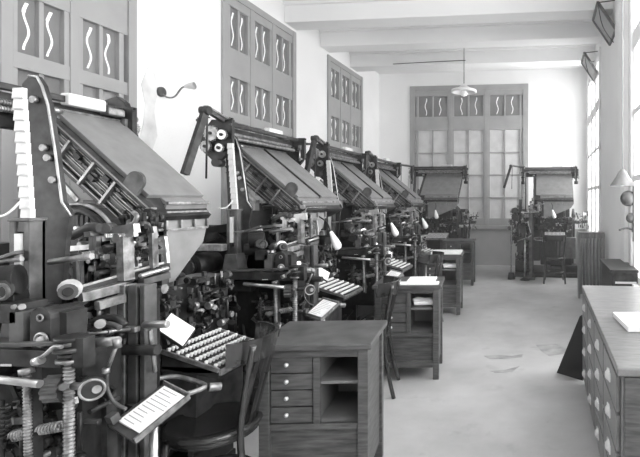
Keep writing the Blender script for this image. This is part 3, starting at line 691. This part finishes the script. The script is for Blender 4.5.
M1 = make_machine()
COPY = copy_tree(M1)
make_magazines(M1, .2, .56, False, Vector((-.32, 0, 1.935)), Vector((.17, 0, 1.525))); make_magazines(COPY, -.06, .62, True, Vector((-.18, 0, 1.92)), Vector((.31, 0, 1.525)))
COPYF = copy_tree(COPY)
for q in [q for q in bpy.data.objects if q.parent == COPYF and q.name.split('.')[0] in ('magazine', 'magazine_frame', 'brace_rod', 'support_post', 'escapement_plate', 'escapement_rail', 'magazine_entrance', 'window_band', 'funnel_cover')]: bpy.data.objects.remove(q)
make_magazines(COPYF, -.06, .62, False, Vector((-.18, 0, 1.92)), Vector((.31, 0, 1.525)))
mb('dark_iron').clutter((-.3, .62, .9), (.25, .92, 1.2), 40, 91, 'brcl', size=(.02, .07)).bar((0, .5, 1.0), (0, .9, 1.02), .04, .05).build('side_drive', COPYF)
for o in list(COL.objects):
    n = o.name.split('.')[0]
    if o.parent == M1 and n in ('distributor_bar', 'distributor_screw', 'matrix_lift_cover', 'gear_bracket', 'elevator_arm', 'pull_rod'): o.location += Vector((-.22, -.12, -.05))
    if o.parent == M1 and n == 'matrix_lift_cover': o.location += Vector((.03, .12, -.02))
    if o.parent in (COPY, COPYF) and n in ('side_frame', 'ingot_guide', 'slot_ingot', 'feeder_chain'): o.location.x -= .2
def lamp_parts(root):
    m = mb('black_iron').tube([(.28, .2, 1.4), (.38, .24, 1.33), (.42, .24, 1.24)], .006, sub=5); m.build('lamp_cord', root)
    m = mb('enamel_white').lathe((.42, .24, 1.25), (.35, .25, -1), [(0, .01), (.02, .016), (.05, .022), (.09, .032), (.13, .036), (.155, .025), (.165, 0)], 16)
    m.build('lamp_bulb', root)['label'] = 'white elongated lamp'
lamp_parts(COPY); lamp_parts(COPYF); COPY0 = COPY
spots = [(0, 0, 0), (-2.13, 3.45, 0), (-2.1, 4.88, 0), (-2.12, 6.3, 0), (-2.27, 9.15, -PI / 2), (-.11, 9.6, -PI / 2)]
mlab = ['large dark typesetting machine filling the left foreground, half cut off by the frame',
        'dark typesetting machine in the left row just beyond the foreground one',
        'third typesetting machine from the camera in the left row, by the second cabinet',
        'farthest typesetting machine of the row along the left wall',
        'typesetting machine facing the room in front of the far window, behind the last cabinets',
        'typesetting machine by the far wall with a small chair in front, nearest the radiator']
def lead_ingot(label):
    m = mb('lead'); a, b = L(19, 88, -.365), L(28, 220, -.365); n = 12; u = (b - a) / n
    for i in range(n):
        p = a + u * i; q = a + u * (i + .98); w0, w1 = .019, .021
        m.prism([p + Vector((-w0, -.005, 0)), p + Vector((w0, -.005, 0)), q + Vector((w1, -.009, 0)), q + Vector((-w1, -.009, 0))], (0, .016, 0))
        m.box(q + Vector((0, -.01, .006)), (.034, .004, .005))
    return m
ing = lead_ingot('').build('lead_ingot')
ing.location = O1
ilab = {0: 'long notched white metal ingot hanging at the left frame edge', 1: 'white notched metal ingot hanging on the second machine of the left row',
        2: 'white notched metal ingot hanging on the third machine of the left row', 3: 'small pale ingot hanging on the farthest machine of the left row',
        4: 'slim pale ingot hanging on the machine before the far window', 5: 'slim pale ingot hanging on the machine at the far right'}
machines = []
for i, (x, y, rz) in enumerate(spots):
    if i == 0: o = M1
    else:
        o = {1: COPY, 4: COPYF}.get(i) or copy_tree(COPY0 if i < 4 else COPYF); o.location = (x, y, 0); o.rotation_euler = (0, 0, rz)
    if i > 3: o.scale = (1, 1.05, 1.05)
    tag(o, mlab[i], 'typesetting machine', 'typesetting machines'); machines.append(o)
    g = ing if i == 0 else ing.copy()
    if i: COL.objects.link(g); g.location = Vector((x, y, 0)) + Matrix.Rotation(rz, 3, 'Z') @ Vector((-.2, 0, 0)); g.rotation_euler = (0, 0, rz)
    if i > 3: g.scale = (1, 1.05, 1.05)
    tag(g, ilab[i], 'ingot', 'metal ingots hanging on the machines')
# sheets of paper on the machines
def sheet(name, pts, n, label, group='sheets of copy at the machines', loc=O1, rz=0, lines=False):
    m = mb('paper').prism(pts, n * .003)
    o = m.build(name); o.location = loc; o.rotation_euler = (0, 0, rz); tag(o, label, 'paper', group)
    if lines:
        t = mb('rope_grey'); R = random.Random(4)
        for k in range(11):
            b = .08 + k * .08; a0 = .12; a1 = R.uniform(.5, .88)
            t.prism([GP(b, a0, .0036), GP(b, a1, .0036), GP(b + .014, a1, .0036), GP(b + .014, a0, .0036)], n * .0003)
        t.build('printed_lines', o)
    return o
S1 = sheet('proof_sheet', [GP(.1, .04), GP(.95, .04), GP(.95, .93), GP(.1, .93)], GPN, 'long printed proof sheet on the tilted tray in the left foreground', lines=True)
S2 = sheet('copy_sheet', [CP(.02, .02), CP(.98, .02), CP(.98, .98), CP(.02, .98)], CPN, 'white copy sheet leaning above the foreground keyboard')
for i, (l1, l2) in enumerate((('proof sheet on the low tray of the second machine, in front of the second chair', 'copy sheet above the keyboard of the second machine in the left row'),
                              ('proof sheet on the low tray of the third machine', 'copy sheet above the keyboard of the third machine in the left row'))):
    for s_, lb in ((S1, l1), (S2, l2)):
        o = copy_tree(s_); o.location = machines[i + 1].location; tag(o, lb)

# ================================================================== CABINETS
def make_cabinet():
    W, D, H = .53, .44, .79
    e = empty('type_cabinet', (0, 0, 0))
    P = lambda m, n, b=.004: m.build(n, e, b)
    m = mb('cab_wood').bb(-W / 2 - .02, W / 2 + .02, -D / 2 - .02, D / 2 + .02, H - .03, H); P(m, 'top', .006)
    m = mb('cab_wood')
    for sx in (-1, 1):
        for sy in (-1, 1): m.bb(sx * (W / 2 - .05), sx * W / 2, sy * (D / 2 - .05), sy * D / 2, 0, H - .03)
    m.bb(-W / 2 + .05, W / 2 - .05, -D / 2 + .005, -D / 2 + .03, H - .07, H - .03)
    m.bb(-W / 2 + .05, W / 2 - .05, -D / 2 + .005, -D / 2 + .03, .36, .39)
    m.bb(-.005, .03, -D / 2 + .005, -D / 2 + .03, .39, H - .07)
    m.bb(-W / 2 + .05, W / 2 - .05, -D / 2 + .005, -D / 2 + .03, .1, .15)
    P(m, 'frame', .003)
    for sx in (-1, 1):
        m = mb('cab_wood').bb(sx * (W / 2 - .015), sx * (W / 2 - .03), -D / 2 + .05, D / 2 - .05, .1, H - .03); P(m, 'side_panel', 0)
    m = mb('cab_wood').bb(-W / 2 + .05, W / 2 - .05, -D / 2 + .03, -D / 2 + .045, .15, .36); P(m, 'front_panel', 0)
    m = mb('cab_inside').bb(-W / 2 + .02, W / 2 - .02, D / 2 - .03, D / 2 - .015, .1, H - .03); P(m, 'back_panel', 0)
    m = mb('cab_inside').bb(.0, .012, -D / 2 + .03, D / 2 - .03, .37, H - .03); P(m, 'divider', 0)
    for z in (.375, .575):
        m = mb('cab_inside').bb(.012, W / 2 - .03, -D / 2 + .02 + (.02 if z > .5 else 0), D / 2 - .03, z, z + .015); P(m, 'shelf', 0)
    for k in range(4):
        z0 = .395 + k * .0825
        d = mb('cab_wood').bb(-W / 2 + .053, -.008, -D / 2 + .012, D / 2 - .1, z0, z0 + .077).build('drawer', e, .003)
        mb('knob').lathe((-.13, -D / 2 + .012, z0 + .045), (0, -1, 0), [(0, .004), (.01, .005), (.014, .011), (.022, .01), (.025, 0)], 12).build('knob', d)
    return e
cabs = [(at(371, 344, z=.79), 9, 'dark wooden type cabinet in the foreground, bare top and empty open shelves'),
        (at(441, 285.5, z=.79), 8, 'wooden cabinet beyond the bare one, white sheets on top and bundle on shelf'),
        (at(461.5, 254.7, z=.79), 5, 'small wooden cabinet in the middle distance with paper stack on top, third from the camera'),
        (at(474.5, 240.7, z=.79), 4, 'farthest dark wooden cabinet, standing before the far window')]
cab0 = make_cabinet(); CABS = []
for i, (p, a, lb) in enumerate(cabs):
    o = cab0 if i == 0 else copy_tree(cab0)
    r = Matrix.Rotation(math.radians(a), 3, 'Z'); c = p - r @ Vector((.285, -.24, 0))
    o.location = (c.x, c.y, 0); o.rotation_euler = (0, 0, math.radians(a)); tag(o, lb, 'cabinet', 'type cabinets beside the machines'); CABS.append((o, r, c))
def on_cab(i, name, m, label, cat, group, z=.79):
    o = m.build(name, None, .004); o.location = (CABS[i][2].x, CABS[i][2].y, z); o.rotation_euler = CABS[i][0].rotation_euler; tag(o, label, cat, group); return o
on_cab(1, 'sheet_stack', mb('paper').bb(-.2, .26, -.22, -.1, 0, .012), 'long white sheets along the front of the second cabinet top', 'paper', 'papers on the cabinets')
on_cab(1, 'sheet_stack', mb('paper').bb(-.02, .22, -.08, .14, 0, .016), 'square white sheets at the back of the second cabinet top', 'paper', 'papers on the cabinets')
on_cab(2, 'sheet_stack', mb('paper').bb(-.12, .27, -.22, .12, 0, .03), 'stack of white paper on the third cabinet from the camera', 'paper', 'papers on the cabinets')
def bundle(w):
    m = mb('paper'); m.tube([(-w, 0, .035), (-w * .6, .01, .045), (0, 0, .04), (w * .6, -.01, .045), (w, 0, .03)], .032, 10, sub=3)
    m.use('white_glow').tube([(-w * .9, -.02, .03), (w * .9, -.02, .035)], .02, 8); return m
o = on_cab(1, 'wrapped_bundle', bundle(.09), 'white wrapped bundle on the middle shelf of the second cabinet', 'bundle', 'bundles on cabinet shelves', .59)
o.location += CABS[1][1] @ Vector((.13, -.1, 0))
o = on_cab(2, 'wrapped_bundle', bundle(.1), 'white wrapped bundle in the open shelf of the third cabinet', 'bundle', 'bundles on cabinet shelves', .59)
o.location += CABS[2][1] @ Vector((.13, -.1, 0))

# ================================================================== CHAIRS
def make_chair():
    """faces -X; origin on the floor under the seat"""
    e = empty('bentwood_chair', (0, 0, 0)); r = .205; zs = .455
    m = mb('chair_wood').lathe((0, 0, zs - .02), (0, 0, 1), [(0, r - .012), (0, r), (.012, r + .008), (.026, r), (.028, r - .02), (.02, r - .035), (.014, .1), (.013, 0)], 32)
    m.build('seat', e)
    m = mb('chair_wood').lathe((0, 0, zs - .045), (0, 0, 1), [(0, r - .03), (0, r - .01), (.03, r - .01), (.03, r - .03), (0, r - .03)], 28); m.build('seat_ring', e)
    for s_ in (-1, 1):
        mb('chair_wood').tube([(-.14, s_ * .13, zs - .02), (-.17, s_ * .15, .2), (-.2, s_ * .17, 0)], [.018, .012], 10, sub=4).build('leg', e)
        mb('chair_wood').tube([(.25, s_ * .19, 0), (.2, s_ * .175, .22), (.175, s_ * .165, .45), (.2, s_ * .18, .65), (.24, s_ * .2, .86)], [.016, .014], 10, sub=4).build('leg', e)
    # curved top rail
    m = mb('chair_wood'); N = 18; R_ = .25; pts = []
    for i in range(N + 1):
        a = -1.15 + 2.3 * i / N; pts.append((math.cos(a), math.sin(a)))
    for i in range(N):
        (c0, s0), (c1, s1) = pts[i], pts[i + 1]; ox = .03; z0, z1 = .765, .87
        q = lambda c, s, rr, z: Vector((ox + c * rr * .95, s * rr * .88, z))
        m.add([q(c0, s0, R_, z0), q(c1, s1, R_, z0), q(c1, s1, R_ + .02, z1), q(c0, s0, R_ + .02, z1),
               q(c0, s0, R_ - .02, z0), q(c1, s1, R_ - .02, z0), q(c1, s1, R_, z1), q(c0, s0, R_, z1)],
              [(0, 1, 2, 3), (7, 6, 5, 4), (3, 2, 6, 7), (0, 4, 5, 1)] + ([(0, 3, 7, 4)] if i == 0 else []) + ([(1, 5, 6, 2)] if i == N - 1 else []))
    m.build('top_rail', e)
    for y in (-.1, -.035, .035, .1):
        x1 = .03 + .95 * R_ * math.cos(math.asin(y / (.25 * .88)))
        mb('chair_wood').bar((math.sqrt(r * r - y * y) - .03, y * .85, zs - .01), (x1 - .008, y, .78), .012, .03, (0, 1, 0)).build('back_slat', e)
    mb('chair_wood').ring((.01, 0, .2), (0, 0, 1), .165, .011).build('stretcher_ring', e)
    return e
ch0 = make_chair()
chairs = [((-1.56, 2.12), 15, 'dark bentwood chair with round seat in the foreground beside the bare cabinet'),
          ((-1.42, 3.66), 12, 'dark wooden chair behind the foreground cabinet, left of the cabinet with white sheets'),
          ((-1.48, 5.6), 8, 'dark chair in the middle distance between the second and third cabinets'),
          ((.17, 8.87), -90, 'small dark chair standing in front of the machine by the far wall')]
for i, ((x, y), a, lb) in enumerate(chairs):
    o = ch0 if i == 0 else copy_tree(ch0); o.location = (x, y, 0); o.rotation_euler = (0, 0, math.radians(a)); tag(o, lb, 'chair', 'bentwood chairs')

# ================================================================== RIGHT SIDE
e = empty('work_bench', (.32, 2.06, 0)); tag(e, 'long wooden drawer bench along the right wall with pale pulls on its aisle side', 'bench')
BL, BW, BH = 1.92, .62, .8
mb('bench_wood').bb(-.02, BW, -.02, BL + .02, BH - .035, BH).build('top', e, .006)
m = mb('bench_wood').bb(.0, .03, 0, BL, 0.06, BH - .035).bb(BW - .03, BW, 0, BL, .06, BH - .035).bb(.03, BW - .03, BL - .03, BL, .06, BH - .035)
m.bb(.03, BW - .03, .03, BL - .03, .06, .09).bb(.02, BW, .02, BL - .02, 0, .06); m.build('carcass', e, .004)
mb('cab_wood').bb(.01, BW - .01, -.012, .0, .08, BH - .04).build('end_panel', e, .003)
for i in range(4):
    for j in range(4):
        y0 = .03 + i * .47; z0 = .09 + j * .168
        d = mb('bench_wood').bb(-.018, .0, y0, y0 + .45, z0, z0 + .155).build('drawer', e, .004)
        m = mb('knob').lathe((-.018, y0 + .225, z0 + .08), (-1, 0, 0), [(0, .03), (.01, .024), (.018, .015), (.021, 0)], 14)
        m.bb(-.024, -.018, y0 + .18, y0 + .27, z0 + .06, z0 + .1)
        m.build('drawer_pull', d)
# things on the bench
def onb(name, x0, x1, y0, y1, h, mt, lb, cat, grp=None, z=.8, rz=0):
    m = mb(mt).bb(-(x1 - x0) / 2, (x1 - x0) / 2, -(y1 - y0) / 2, (y1 - y0) / 2, 0, h)
    o = m.build(name, None, .003); o.location = ((x0 + x1) / 2, (y0 + y1) / 2, z); o.rotation_euler.z = rz; return tag(o, lb, cat, grp)
onb('paper_stack', .42, .8, 2.62, 2.95, .03, 'paper', 'white paper stack on the bench, farther of the two', 'paper', 'papers on the bench', rz=.1)
onb('paper_stack', .5, .86, 2.12, 2.34, .03, 'paper', 'large white paper stack at the near end of the bench', 'paper', 'papers on the bench', rz=-.08)
# leaning dark board at the bench's far corner
a, b, c = Vector((.1, 4.2, 0)), Vector((.34, 4.02, 0)), Vector((.31, 4.06, .53))
tag(mb('dark_cloth').prism([a, b + Vector((-.03, .02, 0)), c, c + Vector((-.02, .01, 0))], (.03, .05, 0)).build('leaning_board'), 'black triangular board leaning at the far corner of the bench', 'board')
# low dark cabinet behind the bench
e = empty('low_cabinet', (.68, 5.0, 0)); tag(e, 'low dark cabinet by the right wall behind the bench', 'cabinet')
mb('dark_iron').bb(.0, .26, 0, .9, .05, .76).build('body', e, .005)
mb('dark_iron').bb(-.02, .265, -.02, .92, .76, .79).build('top', e, .004)
mb('dark_iron').bb(.02, .12, -.012, 0, .1, .6).bb(.14, .25, -.012, 0, .1, .6).build('door', e, .003)
mb('knob').bar((.03, -.02, .66), (.24, -.02, .66), .012, .02).build('rail', e)
mb('black_iron').bb(.02, .24, .02, .88, 0, .05).build('plinth', e)
# radiator
e = empty('radiator', (.52, 7.45, 0)); tag(e, 'grey cast iron column radiator standing by the right wall', 'radiator')
for i in range(7):
    m = mb('radiator_paint'); x = .03 + i * .052
    m.tube([(x, 0, .08), (x, 0, .92)], .019, 10).tube([(x, .12, .08), (x, .12, .92)], .019, 10).bar((x, -.02, .95), (x, .14, .95), .045, .07).bar((x, -.02, .1), (x, .14, .1), .045, .07)
    m.build('radiator_section', e, 0)
mb('radiator_paint').bb(-.01, .38, -.05, .17, .985, 1.01).build('top_cover', e, .004)
m = mb('radiator_paint')
for x in (.0, .37): m.bb(x - .015, x + .015, -.05, .17, 0, .985)
m.build('end_plate', e, .003)
mb('black_iron').cyl((.385, -.08, .0), (.385, -.08, .12), .018).cyl((.385, -.08, .1), (.385, 0, .1), .015).build('valve', e)
# hanging enamel lamp at the right
p = at(622.5, 186, y=4.6)
e = empty('hanging_lamp', (p.x, p.y, p.z)); tag(e, 'conical enamel lamp shade hanging low in front of the right window', 'lamp')
mb('magazine_metal').lathe((0, 0, 0), (0, 0, 1), [(0, .115), (.012, .112), (.09, .06), (.12, .045), (.14, .03), (.16, .012)], 24).build('lamp_shade', e)
mb('enamel_white').lathe((0, 0, -.005), (0, 0, 1), [(0, 0), (.01, .025), (.04, .03), (.08, .02)], 12).build('bulb', e)
mb('rope_grey').cyl((0, 0, .15), (0, 0, 4.17 - p.z + .001), .005).build('cord', e)
# iron wall bracket with valve wheels
p = at(633, 232, x=XR - .01)
e = empty('wall_bracket', (XR, p.y, p.z)); tag(e, 'iron wall bracket with round fittings cut by the right frame edge', 'bracket')
w = XR - at(638, 200, y=p.y).x
mb('grey_iron').cyl((0, 0, -.1), (0, 0, .55), .014).bb(-.02, 0, -.03, .03, .0, .1).build('upright', e)
mb('grey_iron').tube([(0, 0, .02), (-.08, 0, .04), (-.16, -.02, .02)], .01, sub=4).build('arm', e)
m = mb('grey_iron').lathe((-.06, 0, .36), (0, 1, 0), [(-.04, 0), (-.04, .06), (.0, .085), (.04, .06), (.04, 0)], 18).lathe((-.03, 0, .15), (0, 1, 0), [(-.03, 0), (-.03, .04), (0, .055), (.03, .04), (.03, 0)], 16)
m.build('round_fitting', e)

# ================================================================== LIGHT
def area(name, loc, rot, sx, sy, pw):
    l = bpy.data.lights.new(name, 'AREA'); l.shape = 'RECTANGLE'; l.size = sx; l.size_y = sy; l.energy = pw
    o = bpy.data.objects.new(name, l); COL.objects.link(o); o.location = loc; o.rotation_euler = rot; return o
for k, (a, b) in enumerate(RWIN):
    area('daylight_right_%d' % k, (XR + WT + .1, (a + b) / 2, 2.55), (0, PI / 2, 0), 3.1, b - a, (230, 240, 220)[k])
area('daylight_back', (-1.5, YB - WT - .1, 2.45), (-PI / 2, 0, 0), 3.5, 3.0, 520)
area('added_fill_left', (XL - WT - .1, -.25, 2.5), (0, -PI / 2, 0), 3.1, 3.2, 260)  # unseen lamp added behind the extra left window to brighten the right wall
w = bpy.data.worlds.new('sky'); S.world = w; w.use_nodes = True
w.node_tree.nodes['Background'].inputs[0].default_value = (1, 1, 1, 1); w.node_tree.nodes['Background'].inputs[1].default_value = 1.6

hz = bpy.data.materials.new('lens_veil'); hz.use_nodes = True; nt = hz.node_tree; nt.nodes.clear()  # scatter volume added to imitate lens flare, starts beyond the foreground machine
vo = nt.nodes.new('ShaderNodeOutputMaterial'); vs_ = nt.nodes.new('ShaderNodeVolumeScatter'); vs_.inputs['Density'].default_value = .0095; vs_.inputs['Anisotropy'].default_value = .2
nt.links.new(vs_.outputs[0], vo.inputs['Volume']); MATS['lens_veil'] = hz
hzo = mb('lens_veil').bb(XL + .002, XR - .002, 2.8, YF - .002, .002, ZC - .002).build('lens_veil'); tag(hzo, 'faint bright volume added in place of lens veil over the far room', 'haze', kind='stuff')
S.cycles.volume_bounces = 1
# ================================================================== CAMERA
cam = bpy.data.cameras.new('camera'); co = bpy.data.objects.new('camera', cam); COL.objects.link(co); S.camera = co
cam.sensor_width = 36; cam.lens = F / 640 * 36; cam.shift_x = (320 - CX) / 640; cam.shift_y = (HY - 228.5) / 640
co.location = (0, 0, CH); co.rotation_euler = (PI / 2, 0, TH); cam.clip_start = .05
S.view_settings.view_transform = 'Standard'; S.view_settings.look = 'None'; S.view_settings.gamma = 1; S.view_settings.exposure = .3
S.cycles.max_bounces = 8; S.cycles.diffuse_bounces = 5; S.cycles.use_denoising = True
